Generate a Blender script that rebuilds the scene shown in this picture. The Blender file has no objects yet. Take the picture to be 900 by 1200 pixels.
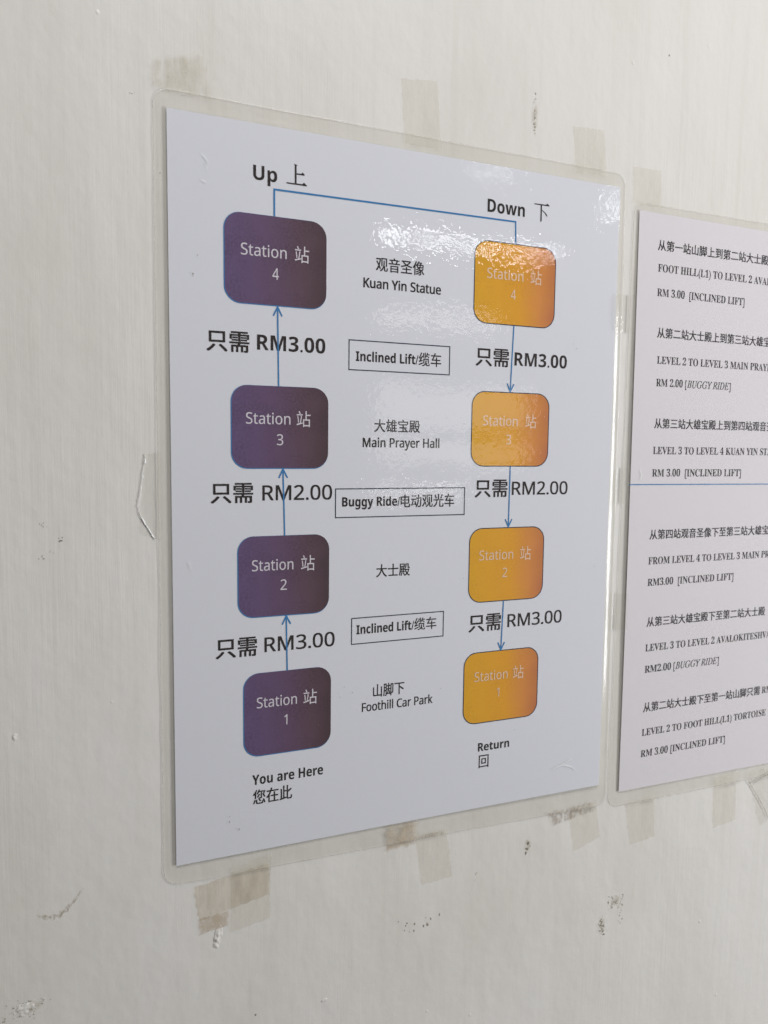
import bpy, bmesh, math, random
from mathutils import Matrix, Vector, noise

# ------------------------------------------------------------------ scene, camera, light
scene = bpy.context.scene
COL = scene.collection
Z0 = 1.35                       # height of the notice's lower edge above the (unseen) floor
MM = 0.001
R = math.radians


def W(x, y, h=0.0):
    """millimetres on the wall (x right, y up, h out of the wall) -> world metres"""
    return Vector((x * MM, -h * MM, Z0 + y * MM))


# camera: a phone held about 30 cm from the wall, to the left of the notice
cam_data = bpy.data.cameras.new("camera")
cam = bpy.data.objects.new("camera", cam_data)
COL.objects.link(cam)
cam_data.sensor_fit = 'VERTICAL'
cam_data.sensor_height = 24.0
cam_data.lens = 865.08 / 1200.0 * 24.0
cam_data.clip_start = 0.005
cam_data.clip_end = 100
# rows: camera right / down / forward in wall coordinates (x right, y up, z out of the wall)
ROWS = ((0.92789733, 0.01140638, 0.3726613),
        (-0.02126913, -0.99628474, 0.08345266),
        (0.37222866, -0.08536168, -0.92420734))
right, down, fwd = [Vector((r[0], -r[2], r[1])) for r in ROWS]
rot = Matrix((right, -down, -fwd)).transposed()
cam.matrix_world = Matrix.Translation(W(-30.47, 170.72, 298.86)) @ rot.to_4x4()
scene.camera = cam
cam_data.dof.use_dof = True
cam_data.dof.focus_distance = 0.325
cam_data.dof.aperture_fstop = 9.0

world = bpy.data.worlds.new("World")
scene.world = world
world.use_nodes = True
bg = world.node_tree.nodes["Background"]
bg.inputs[0].default_value = (1.0, 0.965, 0.92, 1)
bg.inputs[1].default_value = 0.06

scene.view_settings.view_transform = 'Standard'
scene.view_settings.look = 'None'
scene.view_settings.exposure = 0.0
scene.view_settings.gamma = 1.0
scene.cycles.use_denoising = True
scene.cycles.caustics_reflective = False
scene.cycles.caustics_refractive = False
scene.cycles.transparent_max_bounces = 16


def area_lamp(name, centre, size, radiance, colour, aim=None):
    d = bpy.data.lights.new(name, 'AREA')
    d.shape = 'RECTANGLE'
    d.size, d.size_y = size
    d.energy = radiance * size[0] * size[1] * math.pi
    d.color = colour
    o = bpy.data.objects.new(name, d)
    COL.objects.link(o)
    o.location = centre
    direction = (aim - centre) if aim is not None else Vector((0, 1, 0))
    o.rotation_euler = direction.to_track_quat('-Z', 'Y').to_euler()
    return o


# soft daylight from a high opening above the notices and from an opening to their right
area_lamp("high_opening", Vector((0.12, -0.60, Z0 + 1.16)), (0.65, 0.42), 10.8, (0.975, 0.972, 0.995), aim=W(150, 200))
area_lamp("side_opening", Vector((1.42, -0.60, Z0 + 0.05)), (0.35, 0.8), 23.0, (0.955, 0.965, 1.0), aim=W(250, 120))
# the window panes and the strip lamp behind the photographer that mirror in the glossy film, 2.5 m away
area_lamp("window_pane", W(1420, 350, 2500), (0.70, 0.17), 2.1, (1.0, 0.97, 0.96))
area_lamp("window_pane", W(1420, 155, 2500), (0.70, 0.11), 2.1, (1.0, 0.97, 0.95))
area_lamp("window_transom", W(1320, 695, 2500), (0.52, 0.05), 3.5, (1.0, 0.97, 0.95))
area_lamp("window_sill_strip", W(1260, -2, 2500), (0.42, 0.03), 5.0, (1.0, 0.98, 0.97))
area_lamp("strip_lamp", W(1480, 1020, 2500), (0.84, 0.022), 25.0, (0.95, 0.98, 1.0))
area_lamp("glint_lamp", W(1590, 1335, 2500), (0.20, 0.012), 18.0, (0.95, 0.98, 1.0))  # small lamp added so its reflection sparkles at the film's top edge

area_lamp("glint_lamp", W(2180, 1262, 2500), (0.05, 0.12), 16.0, (0.93, 0.98, 1.0))  # made-up lamp, added for the glint at the sheet's top right corner

# ------------------------------------------------------------------ materials


def new_mat(name):
    m = bpy.data.materials.new(name)
    m.use_nodes = True
    nt = m.node_tree
    nt.nodes.clear()
    out = nt.nodes.new('ShaderNodeOutputMaterial')
    return m, nt, out


def N(nt, kind, **kw):
    n = nt.nodes.new(kind)
    for k, v in kw.items():
        if k in n.inputs:
            n.inputs[k].default_value = v
        else:
            setattr(n, k, v)
    return n


def mapped(nt, scale, loc=(0, 0, 0), coord='Object', rotz=(0, 0, 0)):
    tc = N(nt, 'ShaderNodeTexCoord')
    mp = N(nt, 'ShaderNodeMapping')
    mp.inputs['Scale'].default_value = scale
    mp.inputs['Location'].default_value = loc
    mp.inputs['Rotation'].default_value = rotz
    nt.links.new(tc.outputs[coord], mp.inputs['Vector'])
    return mp.outputs['Vector']


def noise_tex(nt, vec, scale=1.0, detail=3.0, rough=0.5):
    n = N(nt, 'ShaderNodeTexNoise')
    n.inputs['Scale'].default_value = scale
    n.inputs['Detail'].default_value = detail
    n.inputs['Roughness'].default_value = rough
    nt.links.new(vec, n.inputs['Vector'])
    return n.outputs['Fac']


def ramp(nt, fac, stops):
    r = N(nt, 'ShaderNodeValToRGB')
    els = r.color_ramp.elements
    while len(els) < len(stops):
        els.new(0.5)
    for e, (p, c) in zip(els, stops):
        e.position = p
        e.color = c if len(c) == 4 else (*c, 1)
    nt.links.new(fac, r.inputs['Fac'])
    return r.outputs['Color']


def math_node(nt, op, a, b):
    n = N(nt, 'ShaderNodeMath', operation=op)
    for i, v in enumerate((a, b)):
        if isinstance(v, (int, float)):
            n.inputs[i].default_value = v
        else:
            nt.links.new(v, n.inputs[i])
    return n.outputs[0]


def mix_col(nt, fac, a, b, blend='MIX'):
    n = N(nt, 'ShaderNodeMix', data_type='RGBA', blend_type=blend)
    for key, v in ((0, fac), (6, a), (7, b)):
        if isinstance(v, (int, float)):
            n.inputs[key].default_value = v
        elif isinstance(v, tuple):
            n.inputs[key].default_value = v if len(v) == 4 else (*v, 1)
        else:
            nt.links.new(v, n.inputs[key])
    return n.outputs[2]


def wall_material():
    m, nt, out = new_mat("painted_plaster")
    L = nt.links
    p = N(nt, 'ShaderNodeBsdfPrincipled')
    streak = noise_tex(nt, mapped(nt, (230, 1, 9), rotz=(0, R(1.5), 0)), 1.0, 5.0, 0.66)
    streak2 = noise_tex(nt, mapped(nt, (1100, 1, 22), (5, 0, 3)), 1.0, 2.0, 0.5)
    cross = noise_tex(nt, mapped(nt, (30, 1, 420), (9, 0, 1), rotz=(0, R(6), 0)), 1.0, 3.0, 0.55)
    lumps = noise_tex(nt, mapped(nt, (150, 1, 110), (2, 0, 7)), 1.0, 4.0, 0.55)
    broad = noise_tex(nt, mapped(nt, (9, 1, 5), (4, 0, 1)), 1.0, 3.0, 0.6)
    broad2 = noise_tex(nt, mapped(nt, (9, 1, 6), (31, 0, 17)), 1.0, 2.0, 0.5)
    # where brushed, where rolled
    bmask = ramp(nt, broad, [(0.40, (0.10,) * 3), (0.64, (0.95,) * 3)])
    cmask = ramp(nt, broad2, [(0.52, (0,) * 3), (0.68, (1,) * 3)])
    h = math_node(nt, 'MULTIPLY', streak, bmask)
    h = math_node(nt, 'ADD', h, math_node(nt, 'MULTIPLY', math_node(nt, 'MULTIPLY', streak2, bmask), 0.22))
    h = math_node(nt, 'ADD', h, math_node(nt, 'MULTIPLY', math_node(nt, 'MULTIPLY', cross, cmask), 0.35))
    h = math_node(nt, 'ADD', h, math_node(nt, 'MULTIPLY', lumps, 0.85))
    swell = noise_tex(nt, mapped(nt, (42, 1, 30), (6, 0, 9)), 1.0, 3.0, 0.55)
    h = math_node(nt, 'ADD', h, math_node(nt, 'MULTIPLY', swell, 2.6))
    # small pimples of dried paint
    vo = N(nt, 'ShaderNodeTexVoronoi', feature='F1')
    vo.inputs['Scale'].default_value = 1.0
    L.new(mapped(nt, (130, 1, 115)), vo.inputs['Vector'])
    sep = N(nt, 'ShaderNodeSeparateColor')
    L.new(vo.outputs['Color'], sep.inputs[0])
    rare = math_node(nt, 'GREATER_THAN', sep.outputs[0], 0.955)
    pim = ramp(nt, vo.outputs['Distance'], [(0.0, (1,) * 3), (0.13, (0,) * 3)])
    h = math_node(nt, 'ADD', h, math_node(nt, 'MULTIPLY', math_node(nt, 'MULTIPLY', pim, rare), 1.3))
    bump = N(nt, 'ShaderNodeBump')
    bump.inputs['Strength'].default_value = 1.0
    bump.inputs['Distance'].default_value = 0.00017
    L.new(h, bump.inputs['Height'])
    # colour: off-white, slightly yellowed in bands, rare dirt specks
    tone = noise_tex(nt, mapped(nt, (14, 1, 6), (3, 0, 11)), 1.0, 5.0, 0.6)
    c = ramp(nt, tone, [(0.30, (0.695, 0.663, 0.598)), (0.52, (0.752, 0.726, 0.674)), (0.72, (0.772, 0.750, 0.704))])
    band = noise_tex(nt, mapped(nt, (160, 1, 5), (8, 0, 2)), 1.0, 3.0, 0.6)
    bandf = ramp(nt, band, [(0.52, (0,) * 3), (0.75, (0.35,) * 3)])
    c = mix_col(nt, bandf, c, (0.660, 0.634, 0.565))
    vs = N(nt, 'ShaderNodeTexVoronoi', feature='F1')
    vs.inputs['Scale'].default_value = 1.0
    jit = noise_tex(nt, mapped(nt, (900, 1, 900)), 1.0, 2.0)
    L.new(mapped(nt, (48, 1, 42), (1.7, 0, 4.1)), vs.inputs['Vector'])
    sep2 = N(nt, 'ShaderNodeSeparateColor')
    L.new(vs.outputs['Color'], sep2.inputs[0])
    rare2 = math_node(nt, 'GREATER_THAN', sep2.outputs[1], 0.86)
    dd = math_node(nt, 'ADD', vs.outputs['Distance'], math_node(nt, 'MULTIPLY', jit, 0.03))
    sp = ramp(nt, dd, [(0.030, (0.75,) * 3), (0.042, (0,) * 3)])
    c = mix_col(nt, math_node(nt, 'MULTIPLY', sp, rare2), c, (0.12, 0.095, 0.07))
    L.new(c, p.inputs['Base Color'])
    p.inputs['Roughness'].default_value = 0.27
    p.inputs['Specular IOR Level'].default_value = 0.35
    L.new(bump.outputs[0], p.inputs['Normal'])
    L.new(p.outputs[0], out.inputs[0])
    return m


def paper_material(name, col):
    m, nt, out = new_mat(name)
    p = N(nt, 'ShaderNodeBsdfPrincipled')
    f = noise_tex(nt, mapped(nt, (600, 600, 600)), 1.0, 3.0)
    g = noise_tex(nt, mapped(nt, (12, 12, 12)), 1.0, 2.0)
    c = mix_col(nt, f, tuple(v * 0.975 for v in col), tuple(min(v * 1.01, 0.9) for v in col))
    c = mix_col(nt, math_node(nt, 'MULTIPLY', g, 0.25), c, tuple(v * w for v, w in zip(col, (0.95, 0.955, 0.94))))
    nt.links.new(c, p.inputs['Base Color'])
    p.inputs['Roughness'].default_value = 0.75
    p.inputs['Specular IOR Level'].default_value = 0.15
    nt.links.new(p.outputs[0], out.inputs[0])
    return m


def ink_material(name, col, var=0.15):
    m, nt, out = new_mat(name)
    p = N(nt, 'ShaderNodeBsdfPrincipled')
    f = noise_tex(nt, mapped(nt, (1500, 1500, 1500)), 1.0, 2.0)
    c = mix_col(nt, f, tuple(v * (1 - var) for v in col), tuple(v * (1 + var) for v in col))
    nt.links.new(c, p.inputs['Base Color'])
    p.inputs['Roughness'].default_value = 0.7
    p.inputs['Specular IOR Level'].default_value = 0.2
    nt.links.new(p.outputs[0], out.inputs[0])
    return m


def fill_material(name, stops, dark):
    """toner fill printed as a colour gradient across the box, slightly mottled"""
    m, nt, out = new_mat(name)
    L = nt.links
    p = N(nt, 'ShaderNodeBsdfPrincipled')
    tc = N(nt, 'ShaderNodeTexCoord')
    sx = N(nt, 'ShaderNodeSeparateXYZ')
    L.new(tc.outputs['Generated'], sx.inputs[0])
    wob = noise_tex(nt, mapped(nt, (60, 60, 60)), 1.0, 2.0)
    pos = math_node(nt, 'ADD', sx.outputs[0], math_node(nt, 'MULTIPLY', math_node(nt, 'SUBTRACT', wob, 0.5), 0.25))
    c = ramp(nt, pos, stops)
    mot = noise_tex(nt, mapped(nt, (900, 900, 900)), 1.0, 3.0, 0.65)
    mf = ramp(nt, mot, [(0.35, (0.45,) * 3), (0.6, (0,) * 3)])
    patch = noise_tex(nt, mapped(nt, (70, 70, 70), (4, 4, 4)), 1.0, 2.0)
    pf = ramp(nt, patch, [(0.42, (0.15,) * 3), (0.62, (1,) * 3)])
    c = mix_col(nt, math_node(nt, 'MULTIPLY', mf, pf), c, dark)
    L.new(c, p.inputs['Base Color'])
    p.inputs['Roughness'].default_value = 0.6
    p.inputs['Specular IOR Level'].default_value = 0.2
    L.new(p.outputs[0], out.inputs[0])
    return m


def film_material(name, tint, haze, haze_col, bump_mm, rough=0.035, wave_mm=0.0, crinkle=0.0, dirt=0.0, ior=1.5):
    """clear plastic: mostly transparent, a trace of milky haze, a bumpy glossy skin"""
    m, nt, out = new_mat(name)
    L = nt.links
    a = noise_tex(nt, mapped(nt, (430, 430, 400)), 1.0, 2.0, 0.55)
    a2 = noise_tex(nt, mapped(nt, (190, 190, 150), (3, 1, 2)), 1.0, 1.0)
    big = noise_tex(nt, mapped(nt, (28, 28, 22), (1, 4, 2)), 1.0, 1.0)
    amp = ramp(nt, big, [(0.35, (0.55,) * 3), (0.65, (1.15,) * 3)])
    h = math_node(nt, 'MULTIPLY', a, amp)
    h = math_node(nt, 'ADD', h, math_node(nt, 'MULTIPLY', a2, 0.7))
    if crinkle:
        cr = noise_tex(nt, mapped(nt, (260, 260, 40), (7, 2, 5)), 1.0, 3.0, 0.6)
        h = math_node(nt, 'ADD', h, math_node(nt, 'MULTIPLY', cr, crinkle))
    bump = N(nt, 'ShaderNodeBump')
    bump.inputs['Strength'].default_value = 1.0
    bump.inputs['Distance'].default_value = bump_mm * MM
    L.new(h, bump.inputs['Height'])
    tr = N(nt, 'ShaderNodeBsdfTransparent')
    tr.inputs[0].default_value = (*tint, 1)
    df = N(nt, 'ShaderNodeBsdfDiffuse')
    df.inputs[0].default_value = (*haze_col, 1)
    mx = N(nt, 'ShaderNodeMixShader')
    if dirt:
        dn = noise_tex(nt, mapped(nt, (240, 240, 60), (11, 2, 8)), 1.0, 4.0, 0.65)
        dr = ramp(nt, dn, [(0.40, (haze,) * 3), (0.72, (min(haze + dirt, 1),) * 3)])
        L.new(dr, mx.inputs[0])
    else:
        mx.inputs[0].default_value = haze
    L.new(tr.outputs[0], mx.inputs[1])
    L.new(df.outputs[0], mx.inputs[2])
    gl = N(nt, 'ShaderNodeBsdfGlossy')
    gl.inputs['Roughness'].default_value = rough
    L.new(bump.outputs[0], gl.inputs['Normal'])
    fr = N(nt, 'ShaderNodeFresnel')
    # light leaving from behind meets the same outer face: invert the index there so a thin film never traps it
    geo = N(nt, 'ShaderNodeNewGeometry')
    L.new(math_node(nt, 'SUBTRACT', ior, math_node(nt, 'MULTIPLY', geo.outputs['Backfacing'], ior - 1 / ior)), fr.inputs['IOR'])
    L.new(bump.outputs[0], fr.inputs['Normal'])
    m2 = N(nt, 'ShaderNodeMixShader')
    L.new(fr.outputs[0], m2.inputs[0])
    L.new(mx.outputs[0], m2.inputs[1])
    L.new(gl.outputs[0], m2.inputs[2])
    L.new(m2.outputs[0], out.inputs[0])
    return m


def stain_material(name, col, lo, hi, scale=(240, 1, 60), strength=0.8):
    """glue residue or grime: a patchy thin coat that lets the paint show between its grains"""
    m, nt, out = new_mat(name)
    L = nt.links
    df = N(nt, 'ShaderNodeBsdfDiffuse')
    df.inputs[0].default_value = (*col, 1)
    tr = N(nt, 'ShaderNodeBsdfTransparent')
    n = noise_tex(nt, mapped(nt, scale, (2, 0, 6)), 1.0, 5.0, 0.65)
    f = ramp(nt, n, [(lo, (0,) * 3), (hi, (strength,) * 3)])
    # fade towards the ragged border of the patch
    at = N(nt, 'ShaderNodeAttribute', attribute_name='edge')
    f = math_node(nt, 'MULTIPLY', f, at.outputs['Fac'])
    mx = N(nt, 'ShaderNodeMixShader')
    L.new(f, mx.inputs[0])
    L.new(tr.outputs[0], mx.inputs[1])
    L.new(df.outputs[0], mx.inputs[2])
    L.new(mx.outputs[0], out.inputs[0])
    return m


M = {}
M['wall'] = wall_material()
M['paper'] = paper_material("bluish_office_paper", (0.798, 0.802, 0.836))
M['paper2'] = paper_material("pinkish_office_paper", (0.815, 0.775, 0.785))
M['black'] = ink_material("black_toner", (0.028, 0.020, 0.018))
M['black2'] = ink_material("grey_black_toner", (0.035, 0.030, 0.032))
M['blue'] = ink_material("blue_toner", (0.045, 0.215, 0.470))
M['navy'] = ink_material("dark_navy_toner", (0.030, 0.045, 0.070))
M['violet_text'] = ink_material("pale_grey_lettering", (0.72, 0.68, 0.71), 0.08)
M['peach_text'] = ink_material("pale_peach_lettering", (0.86, 0.62, 0.44), 0.08)
M['purple'] = fill_material("purple_toner", [(0.0, (0.148, 0.094, 0.205)), (0.45, (0.142, 0.082, 0.150)),
                                             (0.75, (0.124, 0.068, 0.092)), (1.0, (0.080, 0.046, 0.052))],
                            (0.050, 0.030, 0.045))
M['orange'] = fill_material("orange_toner", [(0.0, (0.800, 0.410, 0.018)), (0.55, (0.815, 0.370, 0.022)),
                                             (0.80, (0.730, 0.280, 0.060)), (1.0, (0.560, 0.180, 0.065))],
                            (0.62, 0.26, 0.02))
M['film'] = film_material("clear_laminate", (0.995, 0.995, 0.995), 0.012, (0.8, 0.8, 0.8), 0.042, 0.012)
M['margin'] = film_material("hazy_sealed_laminate", (0.994, 0.992, 0.978), 0.05, (0.78, 0.76, 0.70), 0.020, 0.13, ior=1.28)
M['rim'] = film_material("cut_laminate_edge", (0.985, 0.985, 0.97), 0.35, (0.84, 0.83, 0.79), 0.02, 0.2, ior=1.3)
M['tape'] = film_material("yellowed_clear_tape", (0.996, 0.990, 0.972), 0.045, (0.78, 0.74, 0.64), 0.020, 0.18, crinkle=2.5, dirt=0.10, ior=1.2)
M['tape_clear'] = film_material("clear_tape", (0.995, 0.994, 0.985), 0.03, (0.76, 0.74, 0.68), 0.035, 0.10, crinkle=4.0, ior=1.25)
M['tape_dirty'] = film_material("grimy_old_tape", (0.98, 0.96, 0.92), 0.03, (0.56, 0.49, 0.41), 0.03, 0.35, crinkle=4.0, dirt=0.26, ior=1.2)
M['glue_yellow'] = stain_material("yellow_glue_residue", (0.66, 0.62, 0.49), 0.30, 0.75, strength=0.55)
M['glue_orange'] = stain_material("orange_glue_residue", (0.60, 0.50, 0.37), 0.28, 0.62, (200, 1, 120), 0.65)
M['grime'] = stain_material("brown_grime", (0.38, 0.31, 0.24), 0.40, 0.72, (420, 1, 160), 0.75)
M['scuff'] = stain_material("ochre_scuff", (0.42, 0.37, 0.26), 0.38, 0.66, (600, 1, 420), 0.65)
M['smudge'] = stain_material("soft_brown_smudge", (0.46, 0.41, 0.31), 0.36, 0.70, (500, 1, 260), 0.45)
M['chip'] = ink_material("dark_chip", (0.30, 0.265, 0.205), 0.3)
M['smear'] = ink_material("dark_smear", (0.22, 0.19, 0.145), 0.3)
M['nick_and_glint_white'] = ink_material("white_nicks_and_glints", (0.88, 0.88, 0.86), 0.05)  # white of the film nicks; also painted glints on the loose tape edge

# ------------------------------------------------------------------ mesh helpers


def link(name, me, mat, parent=None, label=None, origin=None):
    o = bpy.data.objects.new(name, me)
    COL.objects.link(o)
    if mat is not None:
        me.materials.append(mat)
    if parent is not None:
        o.parent = parent
    if label:
        o['label'] = label
    return o


def ancestor_loc(parent):
    loc = Vector((0, 0, 0))
    while parent is not None:
        loc += parent.location
        parent = parent.parent
    return loc


def build(name, verts, faces, mat, parent=None, label=None, smooth=False, solid_mm=0.0, edge=None):
    """verts in wall millimetres (x, y, h); the mesh's origin is put at the middle of its foot"""
    pts = [W(*v) for v in verts]
    lo = Vector([min(p[i] for p in pts) for i in range(3)])
    hi = Vector([max(p[i] for p in pts) for i in range(3)])
    org = Vector(((lo.x + hi.x) / 2, hi.y, lo.z))
    me = bpy.data.meshes.new(name)
    me.from_pydata([p - org for p in pts], [], faces)
    me.update()
    if edge is not None:
        at = me.attributes.new('edge', 'FLOAT', 'POINT')
        at.data.foreach_set('value', edge)
    if smooth:
        me.polygons.foreach_set('use_smooth', [True] * len(me.polygons))
    o = link(name, me, mat, parent, label)
    o.location = org - ancestor_loc(parent)
    if solid_mm:
        bm = bmesh.new()
        bm.from_mesh(me)
        geom = bmesh.ops.extrude_face_region(bm, geom=bm.faces[:])
        bmesh.ops.translate(bm, verts=[g for g in geom['geom'] if isinstance(g, bmesh.types.BMVert)], vec=(0, -solid_mm * MM, 0))
        bmesh.ops.recalc_face_normals(bm, faces=bm.faces[:])
        bm.to_mesh(me)
        bm.free()
    return o


def thing(name, label, cat, x, y, h=0.0, group=None):
    o = bpy.data.objects.new(name, None)
    o.empty_display_size = 0.02
    COL.objects.link(o)
    o.location = W(x, y, h)
    o['label'] = label
    o['category'] = cat
    if group:
        o['group'] = group
    return o


def tag(o, label, cat, group=None, kind=None):
    o['label'] = label
    o['category'] = cat
    if group:
        o['group'] = group
    if kind:
        o['kind'] = kind
    return o


def smoothstep(a, b, x):
    t = min(max((x - a) / (b - a), 0.0), 1.0)
    return t * t * (3 - 2 * t)


def nz(x, y, s, seed=0.0):
    return noise.noise(Vector((x / s, y / s, seed)))


# ------------------------------------------------------------------ lettering
FONTS = {'bold': (0x1D5D4, 0x1D5EE, 0x1D7EC), 'sans': (0x1D5A0, 0x1D5BA, 0x1D7E2),
         'serif': (0x1D400, 0x1D41A, 0x1D7CE), 'ital': (0x1D434, 0x1D44E, None)}


def styled(s, style):
    if style not in FONTS:
        return s
    up, lo, dg = FONTS[style]
    r = ''
    for ch in s:
        if 'A' <= ch <= 'Z':
            r += chr(up + ord(ch) - 65)
        elif 'a' <= ch <= 'z':
            r += chr(lo + ord(ch) - 97)
        elif '0' <= ch <= '9' and dg:
            r += chr(dg + ord(ch) - 48)
        else:
            r += ch
    return r


_cache = {}


def glyphs(s, style, weight):
    key = (s, style, weight)
    if key not in _cache:
        cu = bpy.data.curves.new('lettering', 'FONT')
        cu.body = styled(s, style)
        cu.size = 1.0
        cu.offset = weight
        cu.resolution_u = 4
        ob = bpy.data.objects.new('lettering', cu)
        COL.objects.link(ob)
        dg = bpy.context.evaluated_depsgraph_get()
        ev = ob.evaluated_get(dg)
        me = ev.to_mesh()
        vs = [tuple(v.co) for v in me.vertices]
        fs = [tuple(p.vertices) for p in me.polygons]
        ev.to_mesh_clear()
        bpy.data.objects.remove(ob)
        bpy.data.curves.remove(cu)
        _cache[key] = (vs, fs)
    return _cache[key]


def bounds(vs):
    xs = [v[0] for v in vs]
    ys = [v[1] for v in vs]
    return min(xs), max(xs), min(ys), max(ys)


def text_mesh(name, pieces, h, mat, parent=None, label=None, hfun=None):
    """pieces: (string, style, weight, x, y, width, height): Latin stands on its baseline y with cap height
    'height' (width None = natural), Chinese fills the box x..x+width, y..y+height"""
    V, F = [], []
    for s, style, weight, x, y, w, ht in pieces:
        vs, fs = glyphs(s, style, 0.0)
        x0, x1, y0, y1 = bounds(vs)
        if style == 'cjk':
            sx, sy, oy = w / (x1 - x0), ht / (y1 - y0), y0
        else:
            cv, _ = glyphs('H', 'sans' if style == 'sans' else style, 0.0)
            c0 = bounds(cv)
            sy = ht / (c0[3] - c0[2])
            sx = w / (x1 - x0) if w else sy * 0.87
            oy = 0.0
        # heavier strokes: the outline laid down again a hair to each side
        d = max(weight, 0.0) * max(sx, sy)
        shifts = [(0, 0)] if d == 0 else [(-d, -d * 0.6), (d, -d * 0.6), (-d, d * 0.6), (d, d * 0.6)]
        for k, (ox, oy2) in enumerate(shifts):
            b = len(V)
            for v in vs:
                px, py = x + (v[0] - x0) * sx + ox, y + (v[1] - oy) * sy + oy2
                V.append((px, py, h + k * 0.004 + (hfun(px, py) if hfun else 0.0)))
            F += [tuple(i + b for i in f) for f in fs]
    return build(name, V, F, mat, parent, label)


def round_rect(x0, y0, x1, y1, r, n=8):
    pts = []
    for cx, cy, a0 in ((x1 - r, y1 - r, 0), (x0 + r, y1 - r, 90), (x0 + r, y0 + r, 180), (x1 - r, y0 + r, 270)):
        for i in range(n + 1):
            a = R(a0 + 90.0 * i / n)
            pts.append((cx + r * math.cos(a), cy + r * math.sin(a)))
    return pts


def ring(name, outer, inner, h, mat, parent, label=None):
    n = len(outer)
    V = [(x, y, h) for x, y in outer] + [(x, y, h) for x, y in inner]
    F = [(i, (i + 1) % n, n + (i + 1) % n, n + i) for i in range(n)]
    return build(name, V, F, mat, parent, label)


def stroke(pts, w, h):
    """flat polyline of width w with mitred corners"""
    V, F = [], []
    n = len(pts)
    for i, p in enumerate(pts):
        a = Vector(pts[max(i - 1, 0)])
        b = Vector(pts[min(i + 1, n - 1)])
        p = Vector(p)
        d1 = (p - a).normalized() if i > 0 else (b - p).normalized()
        d2 = (b - p).normalized() if i < n - 1 else d1
        n1 = Vector((-d1.y, d1.x))
        n2 = Vector((-d2.y, d2.x))
        m = (n1 + n2).normalized()
        k = w / 2 / max(m.dot(n1), 0.3)
        V += [(p.x + m.x * k, p.y + m.y * k, h), (p.x - m.x * k, p.y - m.y * k, h)]
    for i in range(n - 1):
        F.append((2 * i, 2 * i + 1, 2 * i + 3, 2 * i + 2))
    return V, F


# ------------------------------------------------------------------ the wall
wall = build("painted_wall", [(-1800, -1350, 0), (2600, -1350, 0), (2600, 1500, 0), (-1800, 1500, 0)],
             [(0, 1, 2, 3)], M['wall'])
bm = bmesh.new()
bm.from_mesh(wall.data)
g = bmesh.ops.extrude_face_region(bm, geom=bm.faces[:])
bmesh.ops.translate(bm, verts=[v for v in g['geom'] if isinstance(v, bmesh.types.BMVert)], vec=(0, 0.12, 0))
bmesh.ops.recalc_face_normals(bm, faces=bm.faces[:])
bm.to_mesh(wall.data)
bm.free()
wall['kind'] = 'structure'
wall['label'] = 'off white brush painted wall with vertical strokes and small scuffs'

# ------------------------------------------------------------------ laminated sheets


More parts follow.
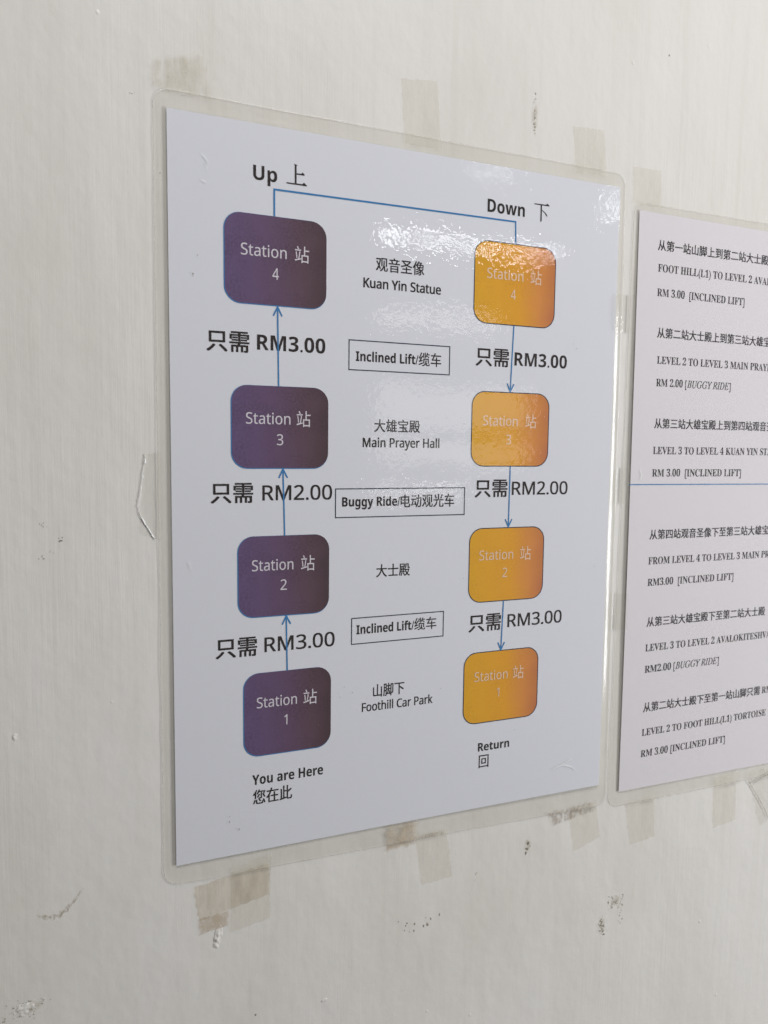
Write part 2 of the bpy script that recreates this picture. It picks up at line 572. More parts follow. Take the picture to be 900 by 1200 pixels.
def make_sheet(root, quad, outer, hfun, paper_mat, seed, corner=6.0, lift=0.0):
    """paper sheet + clear film + sealed margin. quad = paper corners BL, BR, TR, TL; outer = pouch corners"""
    def bil(q, u, v):
        a = Vector(q[0]).lerp(Vector(q[1]), u)
        b = Vector(q[3]).lerp(Vector(q[2]), u)
        return a.lerp(b, v)
    nu, nv = 70, 100
    # paper
    V, F = [], []
    for j in range(nv + 1):
        for i in range(nu + 1):
            p = bil(quad, i / nu, j / nv)
            V.append((p.x, p.y, 0.5 + hfun(p.x, p.y)))
    for j in range(nv):
        for i in range(nu):
            a = j * (nu + 1) + i
            F.append((a, a + 1, a + nu + 2, a + nu + 1))
    build("paper_sheet", V, F, paper_mat, root, smooth=True)
    # film over the paper
    def film_h(x, y):
        return 0.80 + hfun(x, y) + 0.05 * nz(x, y, 38, seed) + 0.02 * nz(x, y, 13, seed + 5)
    VF = [(x, y, film_h(x, y)) for x, y, _ in V]
    film = build("laminate_film", VF, F, M['film'], root, smooth=True)
    # sealed margin: rings from the paper's border out to the rounded pouch edge
    border = []
    for i in range(nu):
        border.append((i / nu, 0.0))
    for j in range(nv):
        border.append((1.0, j / nv))
    for i in range(nu):
        border.append((1 - i / nu, 1.0))
    for j in range(nv):
        border.append((0.0, 1 - j / nv))
    inner, outp = [], []
    for u, v in border:
        p = bil(quad, u, v)
        q = bil(outer, u, v)
        if (u in (0.0, 1.0)) and (v in (0.0, 1.0)):
            # fan round the corner
            cx = Vector(q)
            sx = 1 if u == 0 else -1
            sy = 1 if v == 0 else -1
            c = cx + Vector((sx * corner, sy * corner))
            base = {(0.0, 0.0): 180, (1.0, 0.0): 270, (1.0, 1.0): 0, (0.0, 1.0): 90}[(u, v)]
            for k in range(9):
                a = R(base + 90 * k / 8)
                inner.append(Vector(p))
                outp.append(c + Vector((math.cos(a), math.sin(a))) * corner)
        else:
            # keep the straight runs clear of the rounded corners
            def squeeze(t, length):
                e = corner / length
                return e + (1 - 2 * e) * t
            wq = (Vector(outer[1]) - Vector(outer[0])).length
            hq = (Vector(outer[3]) - Vector(outer[0])).length
            uu = squeeze(u, wq) if v in (0.0, 1.0) else u
            vv = squeeze(v, hq) if u in (0.0, 1.0) else v
            inner.append(Vector(p))
            outp.append(bil(outer, uu, vv))
    n = len(inner)
    V, F = [], []
    prof = [(0.0, 0.80), (0.12, 0.74), (0.30, 0.56), (0.48, 0.44), (0.66, 0.40), (0.85, 0.38), (1.0, 0.36)]
    for k, (t, hh) in enumerate(prof):
        for i in range(n):
            p = inner[i].lerp(outp[i], t)
            wob = 0.0 if k == 0 else (0.18 * nz(p.x, p.y, 26, seed + 9) + 0.10 * nz(p.x, p.y, 9, seed + 3)) * t
            base = film_h(p.x, p.y) if k == 0 else hh + hfun(p.x, p.y) * (1 - 0.85 * t) + wob + (1 - t) * 0.03
            off = 0.35 * nz(p.x, p.y, 30, seed + 2) * t if k else 0
            d = (outp[i] - inner[i]).normalized() if (outp[i] - inner[i]).length > 1e-6 else Vector((0, 0))
            V.append((p.x + d.x * off, p.y + d.y * off, max(base, 0.20)))
    for k in range(len(prof) - 1):
        for i in range(n):
            j = (i + 1) % n
            F.append((k * n + i, k * n + j, (k + 1) * n + j, (k + 1) * n + i))
    marg = build("sealed_margin", V, F, M['margin'], film, smooth=True)
    # the cut edge of the pouch, a quarter of a millimetre thick
    top = V[-n:]
    E = []
    for (x, y, h) in top:
        E.append((x, y, h + 0.02))
    for i, (x, y, h) in enumerate(top):
        d = (outp[i] - inner[i]).normalized()
        E.append((x + d.x * 0.20, y + d.y * 0.20, h - 0.03))
    for i, (x, y, h) in enumerate(top):
        d = (outp[i] - inner[i]).normalized()
        E.append((x + d.x * 0.22, y + d.y * 0.22, max(h - 0.22, 0.04)))
    FE = []
    for k in range(2):
        for i in range(n):
            j = (i + 1) % n
            FE.append((k * n + i, k * n + j, (k + 1) * n + j, (k + 1) * n + i))
    build("cut_edge", E, FE, M['rim'], film, smooth=False)
    return film


flat = lambda x, y: 0.0

# --- notice one: the route diagram
n1 = thing("laminated_notice", "laminated white route diagram with purple and orange station boxes taped to the wall", "notice",
           105, -11, 0)


def h1(x, y):
    # lies close to the wall, lower right corner lifted a little
    return 0.25 + 0.9 * smoothstep(110, 215, x) * smoothstep(90, -10, y) * 0.6


make_sheet(n1, [(0, 0), (210, 0), (210, 297), (0, 297)], [(-4.8, -8.0), (215.4, -11.6), (213.4, 303.4), (-4.8, 303.8)], h1, M['paper'], 1.0)
INK = 0.56


def H1(base):
    return lambda x, y: h1(x, y)


def para(s, style, weight, x, y, w, ht):
    return (s, style, weight, x, y, w, ht)


BK = M['black']
# headings; the two single characters are drawn as song-style strokes


def song_char(strokes):
    V, F = [], []
    for pts in strokes:
        b = len(V)
        V += [(x, y, INK + h1(x, y)) for x, y in pts]
        F.append(tuple(range(b, b + len(pts))))
    return V, F


def add_faces(o, V, F):
    """merge extra flat outlines (wall mm) into a lettering mesh"""
    bm = bmesh.new()
    bm.from_mesh(o.data)
    org = o.location + ancestor_loc(o.parent)
    vs = [bm.verts.new(W(*v) - org) for v in V]
    for f in F:
        bm.faces.new([vs[i] for i in f])
    bm.to_mesh(o.data)
    bm.free()


up = text_mesh("heading_text", [("Up", 'bold', 0.0, 32.6, 275.7, 9.6, 5.5)], INK, BK, n1, "bold heading Up over the purple boxes", h1)
V, F = song_char([[(49.35, 276.5), (50.15, 276.5), (50.1, 283.2), (50.5, 283.6), (49.0, 284.0), (49.35, 283.4)],
                  [(50.15, 279.9), (53.2, 279.9), (53.6, 280.2), (52.6, 281.1), (52.0, 280.45), (50.15, 280.45)],
                  [(46.0, 275.9), (54.3, 275.9), (54.5, 276.15), (53.2, 277.2), (52.5, 276.5), (46.0, 276.4)]])
add_faces(up, V, F)
dn = text_mesh("heading_text", [("Down", 'bold', 0.003, 137.7, 276.6, 19.3, 5.6)], INK, BK, n1, "bold heading Down over the orange boxes", h1)
V, F = song_char([[(162.0, 282.9), (170.0, 282.9), (170.2, 283.2), (168.9, 284.1), (168.3, 283.45), (162.0, 283.35)],
                  [(165.4, 275.5), (166.15, 275.9), (166.1, 282.9), (165.35, 282.9)],
                  [(166.2, 280.9), (168.0, 279.9), (169.0, 278.9), (169.1, 278.2), (168.5, 278.5), (167.6, 279.6), (166.2, 280.5)]])
add_faces(dn, V, F)

# station boxes
STATIONS = [  # colour, digit, x0, y0, x1, y1, text x, text width, baseline, zhan x
    ('purple', '4', 21.0, 227.6, 62.6, 262.3, 27.6, 18.4, 246.4, 49.4),
    ('purple', '3', 23.4, 162.2, 63.7, 195.4, 29.3, 18.3, 180.2, 50.2),
    ('purple', '2', 25.7, 100.7, 64.4, 134.2, 31.5, 17.4, 120.0, 52.2),
    ('purple', '1', 27.8, 41.4, 65.5, 76.8, 33.3, 17.2, 62.0, 53.4),
    ('orange', '4', 131.8, 227.8, 174.5, 264.0, 138.2, 18.9, 247.8, 161.0),
    ('orange', '3', 132.0, 163.3, 173.2, 197.2, 137.8, 18.3, 181.9, 160.3),
    ('orange', '2', 132.2, 99.9, 172.5, 134.5, 137.4, 18.2, 119.6, 159.4),
    ('orange', '1', 130.7, 41.8, 171.2, 75.9, 136.3, 17.9, 62.0, 157.2)]
for colr, dgt, x0, y0, x1, y1, tx, tw, by, zx in STATIONS:
    r = 6.4
    o_ = round_rect(x0, y0, x1, y1, r)
    mis = 0.20 if colr == 'purple' else 0.0          # the fill is printed a hair up and right of its outline
    b = build("station_box", [(x + mis, y + mis * 0.7, (0.595 if mis else 0.54) + h1(x, y)) for x, y in o_], [tuple(range(len(o_)))], M[colr], n1,
              "rounded %s box printed Station %s" % (colr, dgt))
    e = 0.21
    ou = round_rect(x0 - e, y0 - e, x1 + e, y1 + e, r + e)
    inn = round_rect(x0 + e, y0 + e, x1 - e, y1 - e, r - e)
    rg = ring("outline", ou, inn, 0.0, M['blue'] if colr == 'purple' else M['navy'], b)
    for v in rg.data.vertices:
        wx = (v.co + rg.location + ancestor_loc(b)).x / MM
        wy = ((v.co + rg.location + ancestor_loc(b)).z - Z0) / MM
        v.co.y -= (0.58 + h1(wx, wy)) * MM
    lm = M['violet_text'] if colr == 'purple' else M['peach_text']
    cxd = (x0 + x1) / 2 + (-0.2 if colr == 'purple' else -1.0)
    text_mesh("lettering", [("Station", 'sans', 0.004, tx, by, tw, 4.5), ("站", 'cjk', -0.008, zx, by - 0.9, 6.0, 6.6),
                            (dgt, 'sans', 0.004, cxd - 1.4, by - 8.5, 2.6 if dgt != '1' else 1.3, 4.4)], 0.615, lm, b, hfun=h1)

# price lines
PRICES = [  # x 只需, width, y, x RM, width, baseline, text, bold
    (14.1, 16.6, 208.3, 33.9, 28.6, 209.8, 'RM3.00', True),
    (15.2, 16.8, 148.2, 36.0, 29.7, 149.1, 'RM2.00', False),
    (16.7, 16.7, 84.6, 36.7, 30.5, 85.7, 'RM3.00', False),
    (133.5, 17.0, 208.7, 153.6, 28.9, 209.7, 'RM3.00', True),
    (134.5, 17.0, 149.0, 154.1, 31.0, 149.9, 'RM2.00', False),
    (132.8, 17.0, 86.0, 153.6, 30.5, 86.9, 'RM3.00', False)]
for xa, wa, ya, xb, wb, yb, s, bold in PRICES:
    side = 'left' if xa < 100 else 'right'
    if bold:
        body = (s, 'bold', -0.002, xb, yb, wb, 6.0)
    else:
        body = (s, 'sans', 0.011, xb, yb, wb, 6.1)
    text_mesh("price_text", [("只需", 'cjk', 0.018, xa, ya, wa, 8.0), body], INK, BK, n1, None, h1)

# captions between the two columns
CAPS = [([("观音圣像", 'cjk', 0.010, 84.7, 245.6, 22.4, 5.9), ("Kuan Yin Statue", 'sans', 0.022, 79.2, 238.4, 36.0, 3.9)], "caption Kuan Yin Statue"),
        ([("大雄宝殿", 'cjk', 0.010, 84.7, 177.9, 21.5, 5.5), ("Main Prayer Hall", 'sans', 0.018, 79.5, 171.4, 36.3, 3.9)], "caption Main Prayer Hall"),
        ([("大士殿", 'cjk', 0.010, 86.3, 114.5, 16.0, 5.7)], "caption in three Chinese characters alone"),
        ([("山脚下", 'cjk', 0.010, 85.4, 60.6, 15.0, 5.8), ("Foothill Car Park", 'sans', 0.014, 80.2, 54.6, 34.4, 3.9)], "caption Foothill Car Park")]
for pcs, lab in CAPS:
    text_mesh("caption_text", pcs, INK, BK, n1, lab, h1)

# travel-mode boxes
MODES = [(72.7, 203.6, 120.4, 216.4, [("Inclined Lift/", 'bold', 0.006, 76.0, 207.6, 28.9, 4.0), ("缆车", 'cjk', 0.008, 105.2, 207.0, 10.8, 5.9)]),
         (67.1, 141.0, 129.3, 153.7, [("Buggy Ride/", 'bold', 0.006, 70.3, 145.9, 26.9, 4.0), ("电动观光车", 'cjk', 0.010, 97.5, 145.0, 26.3, 5.8)]),
         (74.8, 85.3, 119.7, 97.2, [("Inclined Lift/", 'bold', 0.006, 77.3, 89.8, 27.5, 4.0), ("缆车", 'cjk', 0.008, 105.0, 89.3, 10.9, 5.6)])]
for x0, y0, x1, y1, pcs in MODES:
    e = 0.22
    o = ring("mode_box", [(x0, y0), (x1, y0), (x1, y1), (x0, y1)], [(x0 + e * 2, y0 + e * 2), (x1 - e * 2, y0 + e * 2), (x1 - e * 2, y1 - e * 2), (x0 + e * 2, y1 - e * 2)],
             0.57 + h1(x0, y0), M['navy'], n1)
    text_mesh("lettering", pcs, INK, BK, o, hfun=h1)

text_mesh("footer_text", [("You are Here", 'bold', 0.003, 31.3, 29.0, 31.0, 4.3), ("您在此", 'cjk', 0.012, 31.6, 20.4, 16.8, 6.3)], INK, BK, n1,
          "footer You are Here", h1)
text_mesh("footer_text", [("Return", 'bold', 0.006, 139.1, 27.9, 17.0, 4.0), ("回", 'cjk', 0.006, 139.7, 19.6, 5.2, 6.2)], INK, BK, n1,
          "footer Return", h1)

# blue connector and arrows
V, F = stroke([(41.0, 262.6), (41.0, 272.9), (152.3, 273.9), (152.6, 264.2)], 0.75, 0.59)
build("connector_line", [(x, y, h + h1(x, y)) for x, y, h in V], F, M['blue'], n1)
ARROWS = [((42.7, 195.6), (42.3, 227.2)), ((45.2, 134.3), (44.5, 161.9)), ((46.3, 76.9), (45.9, 100.4)),
          ((152.8, 227.6), (151.7, 197.6)), ((152.8, 163.1), (152.6, 134.9)), ((151.0, 99.8), (150.2, 76.2))]
for (ax, ay), (bx, by) in ARROWS:
    d = (Vector((bx, by)) - Vector((ax, ay))).normalized()
    nrm = Vector((-d.y, d.x))
    tip = Vector((bx, by))
    V, F = stroke([(ax, ay), (bx - d.x * 0.4, by - d.y * 0.4)], 0.62, 0.60)
    k1 = tip - d * 3.6 + nrm * 1.8
    k2 = tip - d * 3.6 - nrm * 1.8
    V2, F2 = stroke([tuple(k1), tuple(tip), tuple(k2)], 0.62, 0.605)
    F += [tuple(i + len(V) for i in f) for f in F2]
    V += V2
    build("arrow", [(x, y, h + h1(x, y)) for x, y, h in V], F, M['blue'], n1)

# small marks in the film of notice one: dust, nicks and a whitened crease
def flecks(name, mat, centre, spread, n, size, seed, h, parent, label=None, hfun=flat, stretch=1.0, tilt=0.0):
    rnd = random.Random(seed)
    V, F = [], []
    for _ in range(n):
        gx, gy = rnd.gauss(0, spread[0]), rnd.gauss(0, spread[1])
        c, s = math.cos(R(tilt)), math.sin(R(tilt))
        x, y = centre[0] + gx * c - gy * s, centre[1] + gx * s + gy * c
        rad = size * rnd.uniform(0.4, 1.3)
        k = rnd.randint(5, 8)
        b = len(V)
        for i in range(k):
            a = 2 * math.pi * i / k
            rr = rad * rnd.uniform(0.5, 1.2)
            px, py = rr * math.cos(a), rr * math.sin(a) * stretch
            V.append((x + px, y + py, h + hfun(x, y) + len(F) * 0.002))
        F.append(tuple(range(b, b + k)))
    return build(name, V, F, mat, parent, label)


for i, (cx, cy, n, sp, sz) in enumerate([(186, 223, 7, 5, 0.22), (70, 66, 4, 3, 0.2), (24, 16, 3, 2, 0.3), (198, 110, 4, 6, 0.18), (12, 238, 2, 6, 0.3),
                                         (110, 120, 6, 40, 0.15), (160, 40, 5, 20, 0.15), (100, 10, 4, 30, 0.18)]):
    rs = random.Random(90 + i)
    for k in range(n):
        flecks("dust_speck", M['smear'], (cx + rs.gauss(0, sp), cy + rs.gauss(0, sp)), (0, 0), 1, sz, 40 + i * 10 + k, 0.93, n1, hfun=h1)
for i, (pts, w) in enumerate([([(13, 282), (15.2, 279.5), (14.6, 276.5)], 0.30), ([(181, 12.6), (187, 14.6), (192, 16.4)], 0.45), ([(186, 14.5), (192, 12.5), (195, 10.5)], 0.4),
                              ([(6.5, 125), (7.0, 122)], 0.35), ([(12.5, 272.5), (14, 272.0)], 0.4)]):
    V, F = stroke(pts, w * 0.55, 0.95)
    build("film_nick", [(x, y, h + h1(x, y)) for x, y, h in V], F, M['nick_and_glint_white'], n1)

# --- notice two: the fare list
n2 = thing("laminated_notice", "laminated fare list in black serif type beside the route diagram, running out of the picture", "notice", 327, -14, 0)


def h2(x, y):
    t = min(max((y + 6) / 294, 0.0), 1.0)
    b = 0.45 * smoothstep(-0.12, 0.36, t) * (1 - smoothstep(0.62, 1.1, t))
    return 0.1 + b * (1.0 - 0.75 * smoothstep(330, 432, x))


make_sheet(n2, [(223.4, -6.3), (430.5, -7.5), (429.5, 287.4), (222.1, 288.0)], [(217.2, -13.9), (436.0, -15.0), (435.0, 292.0), (219.2, 291.6)], h2, M['paper2'], 7.0)
FARES = [
    ('c', '从第一站山脚上到第二站大士殿', 234.3, 270.3, 74.2),
    ('s', 'FOOT HILL(L1) TO LEVEL 2 AVALOKITESHVARA', 234.8, 260.0, 102.0),
    ('s', 'RM 3.00  [INCLINED LIFT]', 234.8, 248.1, 58.2),
    ('c', '从第二站大士殿上到第三站大雄宝殿', 235.9, 227.7, 82.2),
    ('s', 'LEVEL 2 TO LEVEL 3 MAIN PRAYER HALL', 236.4, 214.9, 91.2),
    ('b', 'RM 2.00 [BUGGY RIDE]', 236.4, 203.7, 49.8),
    ('c', '从第三站大雄宝殿上到第四站观音圣像', 236.4, 182.6, 87.1),
    ('s', 'LEVEL 3 TO LEVEL 4 KUAN YIN STATUE', 236.2, 169.6, 91.8),
    ('s', 'RM 3.00  [INCLINED LIFT]', 236.2, 158.2, 60.4),
    ('c', '从第四站观音圣像下至第三站大雄宝殿', 236.4, 125.9, 88.1),
    ('s', 'FROM LEVEL 4 TO LEVEL 3 MAIN PRAYER HALL', 236.2, 113.0, 106.2),
    ('s', 'RM3.00  [INCLINED LIFT]', 236.3, 101.8, 58.7),
    ('c', '从第三站大雄宝殿下至第二站大士殿', 236.9, 80.3, 83.1),
    ('s', 'LEVEL 3 TO LEVEL 2 AVALOKITESHVARA', 236.7, 67.3, 92.9),
    ('b', 'RM2.00  [BUGGY RIDE]', 236.9, 55.9, 50.8),
    ('c', '从第二站大士殿下至第一站山脚只需', 237.2, 34.7, 82.5),
    ('s', 'LEVEL 2 TO FOOT HILL(L1) TORTOISE', 236.9, 21.9, 91.8),
    ('s', 'RM 3.00 [INCLINED LIFT]', 236.8, 10.4, 58.6)]
_v, _ = glyphs('RM 3.00  [INCLINED LIFT]', 'serif', 0.0)
_b = bounds(_v)
SX = 58.6 / (_b[1] - _b[0])
for kind, s, x, y, w in FARES:
    if kind == 'c':
        pcs = [(s, 'cjk', 0.014, x, y, w, 5.1)]
        if s.endswith('只需'):
            vs, _ = glyphs('RM3.00', 'serif', 0.0)
            b = bounds(vs)
            pcs.append(('RM3.00', 'serif', 0.0, x + w + 1.5, y + 0.6, SX * (b[1] - b[0]), 3.7))
    elif kind == 's':
        vs, _ = glyphs(s, 'serif', 0.0)
        b = bounds(vs)
        ww = w if 'INCLINED' in s else SX * (b[1] - b[0])
        pcs = [(s, 'serif', 0.0, x, y, ww, 3.7)]
    else:
        a, c = s.split('[')
        c = c.rstrip(']')
        wa = w * 0.345
        pcs = [(a.strip(), 'serif', 0.0, x, y, wa, 3.7), ('[', 'serif', -0.01, x + wa + 1.7, y, 1.0, 3.7),
               (c, 'ital', 0.004, x + wa + 3.0, y, w - wa - 4.3, 3.7), (']', 'serif', -0.01, x + w - 1.0, y, 1.0, 3.7)]
    text_mesh("fare_text", pcs, INK, M['black2'], n2, None, h2)
V, F = [], []
for i in range(31):
    x = 221.9 + i * (429.5 - 221.9) / 30
    y = 154.2 - i * 0.03
    V += [(x, y + 0.25, INK + h2(x, y)), (x, y - 0.25, INK + h2(x, y))]
for i in range(30):
    F.append((2 * i, 2 * i + 1, 2 * i + 3, 2 * i + 2))
build("divider_line", V, F, M['blue'], n2, "blue rule across the middle of the list")
for i, (pts, w) in enumerate([([(228.5, 161.5), (229.3, 159.0), (228.8, 156.4)], 0.5), ([(240, 1.5), (244, 2.4), (246.5, 3.8)], 0.3)]):
    V, F = stroke(pts, w * 0.55, 0.95)
    build("film_nick", [(x, y, h + h2(x, y)) for x, y, h in V], F, M['nick_and_glint_white'], n2)

# ------------------------------------------------------------------ tape


def inside(poly, x, y):
    s = None
    for i in range(4):
        x0, y0 = poly[i]
        x1, y1 = poly[(i + 1) % 4]
        d = (x1 - x0) * (y - y0) - (y1 - y0) * (x - x0)
        s = d if s is None else min(s, d)
        s = min(s, d)
    return s / 100.0


O1 = [(-4.8, -8.0), (215.4, -11.6), (213.4, 303.4), (-4.8, 303.8)]
O2 = [(217.2, -13.9), (436.0, -15.0), (435.0, 292.0), (218.2, 291.6)]
P1 = [(0, 0), (210, 0), (210, 297), (0, 297)]


def surface_h(x, y):
    """height of whatever a tape lies on"""
    h = 0.05
    a = inside(O1, x, y)
    if a > -1.5:
        h = max(h, (0.50 + 0.4 * h1(x, y)) * smoothstep(-1.5, 0.2, a) + 0.05)
        if inside(P1, x, y) > -1:
            h = max(h, 0.92 + h1(x, y))
    b = inside(O2, x, y)
    if b > -1.5:
        h = max(h, (0.68 + 0.3 * h2(x, y)) * smoothstep(-1.5, 0.2, b) + 0.05)
        if x > 219.5:
            h = max(h, (1.12 + h2(x, y) * smoothstep(219.5, 224.0, x)) * smoothstep(-1, 1, b))
    return h


def patch(name, quad, mat, seed, rag=0.4, raise_mm=0.06, wrinkle=0.05, nu=22, nv=26, parent=None, round_off=False):
    """a strip lying on wall and film; quad = corners in wall mm, ragged along its torn ends"""
    V, F, E = [], [], []
    q = [Vector(p) for p in quad]
    for j in range(nv + 1):
        for i in range(nu + 1):
            u, v = i / nu, j / nv
            p = q[0].lerp(q[1], u).lerp(q[3].lerp(q[2], u), v)
            ed = min(u, 1 - u, v, 1 - v)
            if ed < 0.001:
                p = p + Vector((nz(p.x, p.y, 2.0, seed), nz(p.x, p.y, 2.3, seed + 4))) * rag
            hh = surface_h(p.x, p.y) + raise_mm + wrinkle * abs(nz(p.x, p.y, 6, seed + 8)) + 0.5 * wrinkle * abs(nz(p.x, p.y, 2, seed))
            V.append((p.x, p.y, hh))
            if round_off:
                ed = 0.45 * max(1 - math.hypot(2 * u - 1, 2 * v - 1), 0.0)
            E.append(smoothstep(0.0, 0.3 if round_off else 0.16, ed + 0.07 * nz(p.x, p.y, 3.0, seed + 2)))
    for j in range(nv):
        for i in range(nu):
            a = j * (nu + 1) + i
            F.append((a, a + 1, a + nu + 2, a + nu + 1))
    return build(name, V, F, mat, parent, smooth=True, edge=E)


GT = "tape holding the two notices to the wall"
# quads are given lower-left, lower-right, upper-right, upper-left
tag(patch("glue_residue", [(-6, 303), (18.5, 302), (15, 320), (-6, 314)], M['glue_yellow'], 3, rag=1.5),
    "yellow glue residue of old tape above the route diagram's top left corner", "residue")
tag(patch("tape_strip", [(97.6, 299.5), (114.6, 299.5), (112.4, 327.8), (95.4, 325.5)], M['tape'], 11),
    "yellowed tape strip above the middle of the route diagram's top edge", "tape", GT)
tag(patch("tape_strip", [(184.6, 300.5), (202, 300.5), (199.9, 322.0), (182.3, 320.8)], M['tape'], 13, wrinkle=0.1),
    "yellowed tape strip above the Down heading of the route diagram", "tape", GT)
tag(patch("tape_strip", [(218.8, 290.5), (236.0, 290.0), (234.9, 308.6), (217.7, 308.1)], M['tape'], 17, wrinkle=0.12),
    "yellowed tape strip above the fare list's corner", "tape", GT)
tag(patch("tape_strip", [(207.5, 229.0), (220.6, 228.6), (220.6, 247.2), (207.0, 246.5)], M['tape_clear'], 19, wrinkle=0.1),
    "clear tape strip joining both notices level with the orange Station 4 box", "tape", GT)
tag(patch("tape_strip", [(211.8, 144.3), (222.5, 144.6), (222.5, 162.5), (212.0, 161.8)], M['tape_clear'], 23, wrinkle=0.15),
    "clear tape strip bridging the gap beside the blue divider line", "tape", GT)
tag(patch("tape_strip", [(212.6, 80.2), (223.8, 80.0), (223.8, 98.6), (212.8, 99.3)], M['tape_clear'], 29, wrinkle=0.15),
    "clear tape strip bridging the gap, lowest of those between the notices", "tape", GT)
t = patch("tape_strip", [(-12.3, 137), (-4.0, 134), (-3.6, 168.4), (-10.0, 167.3)], M['tape_clear'], 31, rag=0.6, wrinkle=0.25)
tag(t, "clear tape piece with a crinkled edge, glints painted white, on the route diagram's left side", "tape", GT)
# its crinkled free edge stands off the wall, its glints painted as white colour
rnd = random.Random(5)
V, F = [], []
path = [(-9.4, 167.5), (-10.0, 163), (-10.8, 158), (-11.6, 152), (-12.5, 147.5), (-12.0, 144.5), (-10.3, 141), (-8.2, 137.5), (-6.4, 134.2)]
pp = []
for a, b in zip(path[:-1], path[1:]):
    for k in range(6):
        pp.append(Vector(a).lerp(Vector(b), k / 6))
pp.append(Vector(path[-1]))
for i, p in enumerate(pp):
    w_ = 0.07 + 0.75 * max(nz(i * 0.9, 0, 2.2, 4), 0.0) * abs(i / 27.0 - 1.0) ** 0.5 + (0.25 if 32 < i < 46 else 0.0)
    jx = 0.3 * nz(i, 3, 1.7, 1)
    V += [(p.x + jx - w_, p.y, 0.15), (p.x + jx, p.y + 0.1, 0.34 + 0.25 * abs(nz(i, 1, 2.5, 2))), (p.x + jx + w_, p.y, 0.3)]
for i in range(len(pp) - 1):
    for k in range(2):
        F.append((3 * i + k, 3 * i + k + 1, 3 * i + k + 4, 3 * i + k + 3))
build("crinkled_edge_glint", V, F, M['nick_and_glint_white'], t, "crinkled free edge with glints painted white")

tag(patch("tape_strip", [(8.8, -26.5), (38.8, -21.0), (38.4, -6.6), (6.9, -11.1)], M['tape_dirty'], 37, rag=0.7, wrinkle=0.15),
    "grimy brown tape strip under the route diagram's bottom left corner", "tape", GT)
tag(patch("tape_strip", [(21.8, -34.5), (38.9, -32.0), (39.4, -3.0), (22.4, -6.0)], M['tape'], 41, rag=0.5, wrinkle=0.15),
    "upright yellowed tape strip overlapping the grimy brown one", "tape", GT)
tag(patch("glue_residue", [(8.5, -33), (22, -31), (22, -24), (8.0, -25)], M['glue_orange'], 43, rag=1.0),
    "faint brown glue residue just below the grimy brown tape", "residue")
tag(patch("glue_residue", [(92, -13.5), (108.8, -12.5), (108.6, 0.0), (91.0, 0.5)], M['glue_orange'], 47, rag=1.0),
    "orange brown glue residue under the middle of the route diagram's bottom margin", "residue")
tag(patch("tape_strip", [(111.0, -32.9), (127.2, -32.0), (123.6, -7.5), (107.1, -7.5)], M['tape'], 53, rag=0.4),
    "slanting yellowed tape strip below the middle of the route diagram", "tape", GT)
tag(patch("glue_residue", [(107.3, -10.2), (123.4, -9.6), (123.4, -7.6), (107.3, -8.4)], M['grime'], 57, rag=0.3),
    "thin brown grime line along the slanting tape's top end", "residue")
tag(patch("glue_residue", [(182.1, -18.3), (209.5, -14.5), (208.8, -8.2), (177.7, -9.6)], M['grime'], 59, rag=0.9),
    "brown grime smear under the route diagram's bottom right corner", "residue")
tag(patch("tape_strip", [(196.7, -33.8), (213.0, -28.8), (209.4, -8.6), (192.1, -10.2)], M['tape'], 61, rag=0.5),
    "slanting yellowed tape strip under the route diagram's bottom right corner", "tape", GT)
tag(patch("tape_strip", [(232.7, -37.3), (249.2, -35.7), (247.5, -12.5), (228.3, -13.5)], M['tape'], 67, rag=0.5),
    "yellowed tape strip under the fare list's bottom left corner", "tape", GT)
tag(patch("tape_strip", [(290.4, -38.8), (307.5, -36.9), (306.0, -8.0), (288.8, -8.5)], M['tape'], 71, rag=0.5),
    "yellowed tape strip under the fare list, to the right of its bottom left corner", "tape", GT)
t = patch("tape_strip", [(326, -44), (352, -36), (346, -8.5), (314, -10.5)], M['tape_clear'], 73, rag=0.8, wrinkle=0.3)
tag(t, "loose clear tape with a dark curled edge below the fare list", "tape", GT)
V, F = stroke([(314.5, -14.8), (318.5, -20.0), (323.0, -26.0), (328, -33), (332, -40)], 0.32, 0.75)
b = len(V)
V2, F2 = stroke([(318.2, -17.2), (324, -15.2), (333, -12.6), (342, -10.5)], 0.30, 0.9)
V += V2
F += [tuple(i + b for i in f) for f in F2]
build("curled_edge", V, F, M['chip'], t, "dark dirty curled edge")

# ------------------------------------------------------------------ wear on the wall (parts of the wall)


def wall_flecks(mat, c, spread, n, size, seed, **kw):
    return flecks("paint_chip", M[mat], c, spread, n, size * 0.58, seed, 0.06, wall, **kw)


wall_flecks('smear', (-40.2, 135.6), (0.5, 0.5), 7, 0.40, 1)
wall_flecks('chip', (-46.5, 141.0), (0.8, 0.7), 6, 0.35, 2)
wall_flecks('chip', (-46.5, 129.2), (1.0, 0.6), 7, 0.35, 3)
wall_flecks('chip', (-43.5, 131.2), (0.4, 0.7), 4, 0.3, 4)
wall_flecks('smear', (161.3, 323.0), (0.25, 4.0), 16, 0.40, 5, stretch=2.2)
wall_flecks('chip', (161.4, 318.0), (0.4, 1.4), 10, 0.65, 6)
wall_flecks('smear', (6.5, 302.5), (3.0, 0.3), 6, 0.25, 7)
wall_flecks('smear', (-11.5, 300.0), (0.6, 0.2), 3, 0.4, 8)
wall_flecks('smear', (169.0, -25.0), (0.4, 2.4), 16, 0.75, 9, stretch=1.8, tilt=-10)
wall_flecks('smear', (139.5, -36), (0.25, 2.5), 5, 0.22, 10, stretch=3.0, tilt=-8)
wall_flecks('chip', (216.5, -79), (0.8, 2.8), 30, 0.70, 11, stretch=1.1, tilt=16)
wall_flecks('chip', (224.5, -67), (3.2, 2.4), 34, 0.62, 12)
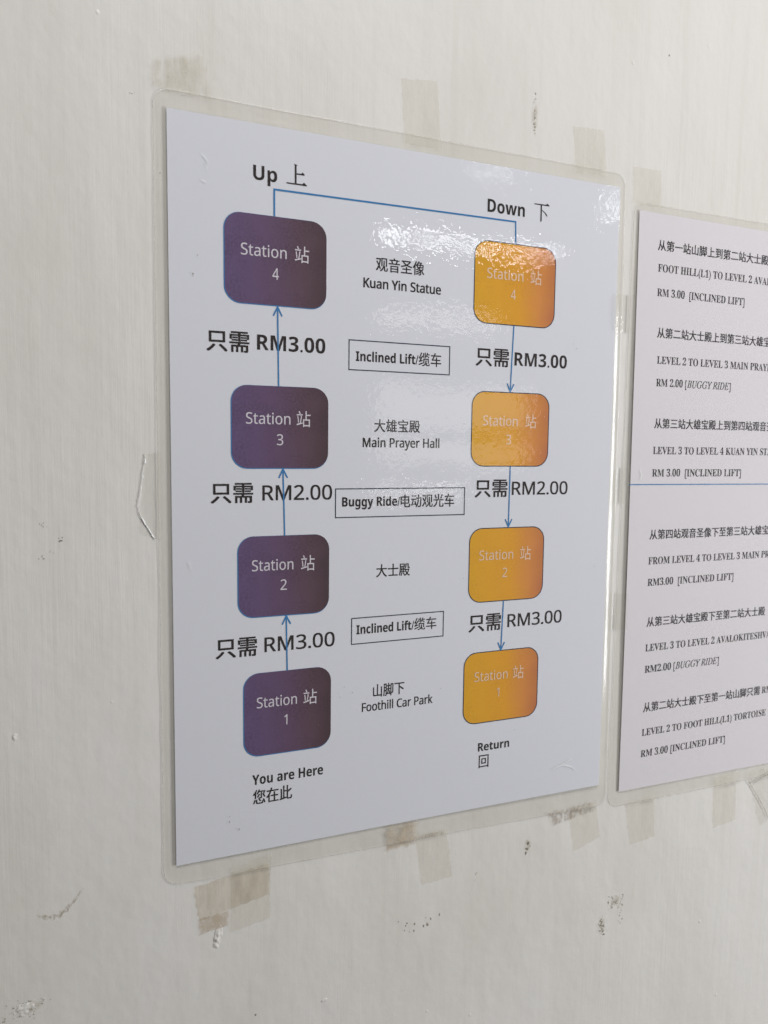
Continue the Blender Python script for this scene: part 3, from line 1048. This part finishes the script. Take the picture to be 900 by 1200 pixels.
wall_flecks('chip', (229.0, -72), (0.8, 3.5), 12, 0.62, 13)
wall_flecks('chip', (108, -52), (6.5, 2.4), 12, 0.75, 14, stretch=1.7, tilt=-8)
wall_flecks('chip', (176, -135), (5, 2.2), 22, 0.45, 15, tilt=20)
wall_flecks('chip', (210, -140), (3, 2.0), 16, 0.6, 16)
wall_flecks('chip', (128, -122), (5, 5), 24, 0.5, 17)
wall_flecks('chip', (-58, -46.5), (5.5, 2.2), 55, 0.42, 18)
wall_flecks('smear', (-56, -46.0), (5.0, 1.8), 16, 0.28, 19)
for q_, sd_ in (([(213.5, -85.5), (219.5, -83), (218.5, -72), (213, -74)], 91), ([(220, -71), (229, -69), (229, -62.5), (220.5, -64)], 92),
                ([(158.5, 313.5), (163.5, 313.5), (163.2, 330), (159.5, 330)], 93), ([(166, -30), (171.5, -29), (171, -20.5), (166.5, -21)], 94),
                ([(-61, -50), (-50, -48), (-50, -43), (-61, -44)], 95)):
    sm_ = patch("scuff_mark", q_, M['smudge'], sd_, rag=1.5, round_off=True)
    sm_.parent = wall
    sm_.location = sm_.location - wall.location
# ochre scrape left of the notice's lower corner: a thin upturned arc
V, F, E = [], [], []
n_ = 40
for i in range(n_ + 1):
    t_ = i / n_
    x_ = -52.5 + 17.5 * t_
    y_ = -10.5 + 9.0 * t_ ** 2.2 - 2.4 * math.sin(math.pi * t_) + 1.5 * (1 - t_) ** 3
    w_ = (0.5 + 1.5 * math.sin(math.pi * t_) ** 0.7) * (0.7 + 0.6 * nz(i, 0, 3.1, 6))
    for k in range(5):
        V.append((x_ + 0.25 * nz(i, k, 1.3, 2), y_ + w_ * (k / 2 - 1), 0.05))
        E.append((1.0, 0.8, 0.0)[abs(k - 2)] * smoothstep(0, 0.12, min(t_, 1 - t_)))
for i in range(n_):
    for k in range(4):
        a = 5 * i + k
        F.append((a, a + 5, a + 6, a + 1))
build("scuff_mark", V, F, M['scuff'], wall, edge=E)
# blister of paint below the notice
def blister(cx, cy, rx, ry, hh, seed, tilt=0.0):
    V, F = [], []
    n = 26
    for j in range(n + 1):
        for i in range(n + 1):
            u, v = i / n * 2 - 1, j / n * 2 - 1
            rr = math.hypot(u, v)
            x, y = u * rx, v * ry
            c, s = math.cos(R(tilt)), math.sin(R(tilt))
            px, py = cx + x * c - y * s, cy + x * s + y * c
            k = max(1 - rr * (1 + 0.5 * nz(px, py, 2.2, seed)), 0.0)
            hgt = hh * k ** 0.5 * (0.65 + 0.7 * nz(px, py, 1.4, seed + 3)) if k > 0 else -0.05
            V.append((px, py, max(hgt, -0.05)))
    for j in range(n):
        for i in range(n):
            a = j * (n + 1) + i
            F.append((a, a + 1, a + n + 2, a + n + 1))
    return build("paint_blister", V, F, M['wall'], wall, smooth=True)


blister(16.6, -34.8, 1.8, 5.4, 0.55, 1, -14)
blister(-57.5, 62, 0.9, 1.5, 0.35, 2)
blister(-57, -46.5, 4.0, 2.6, 0.4, 4)
blister(63.5, -77, 1.5, 1.0, 0.3, 5)
blister(-58.5, 225, 0.8, 1.4, 0.35, 6, -40)
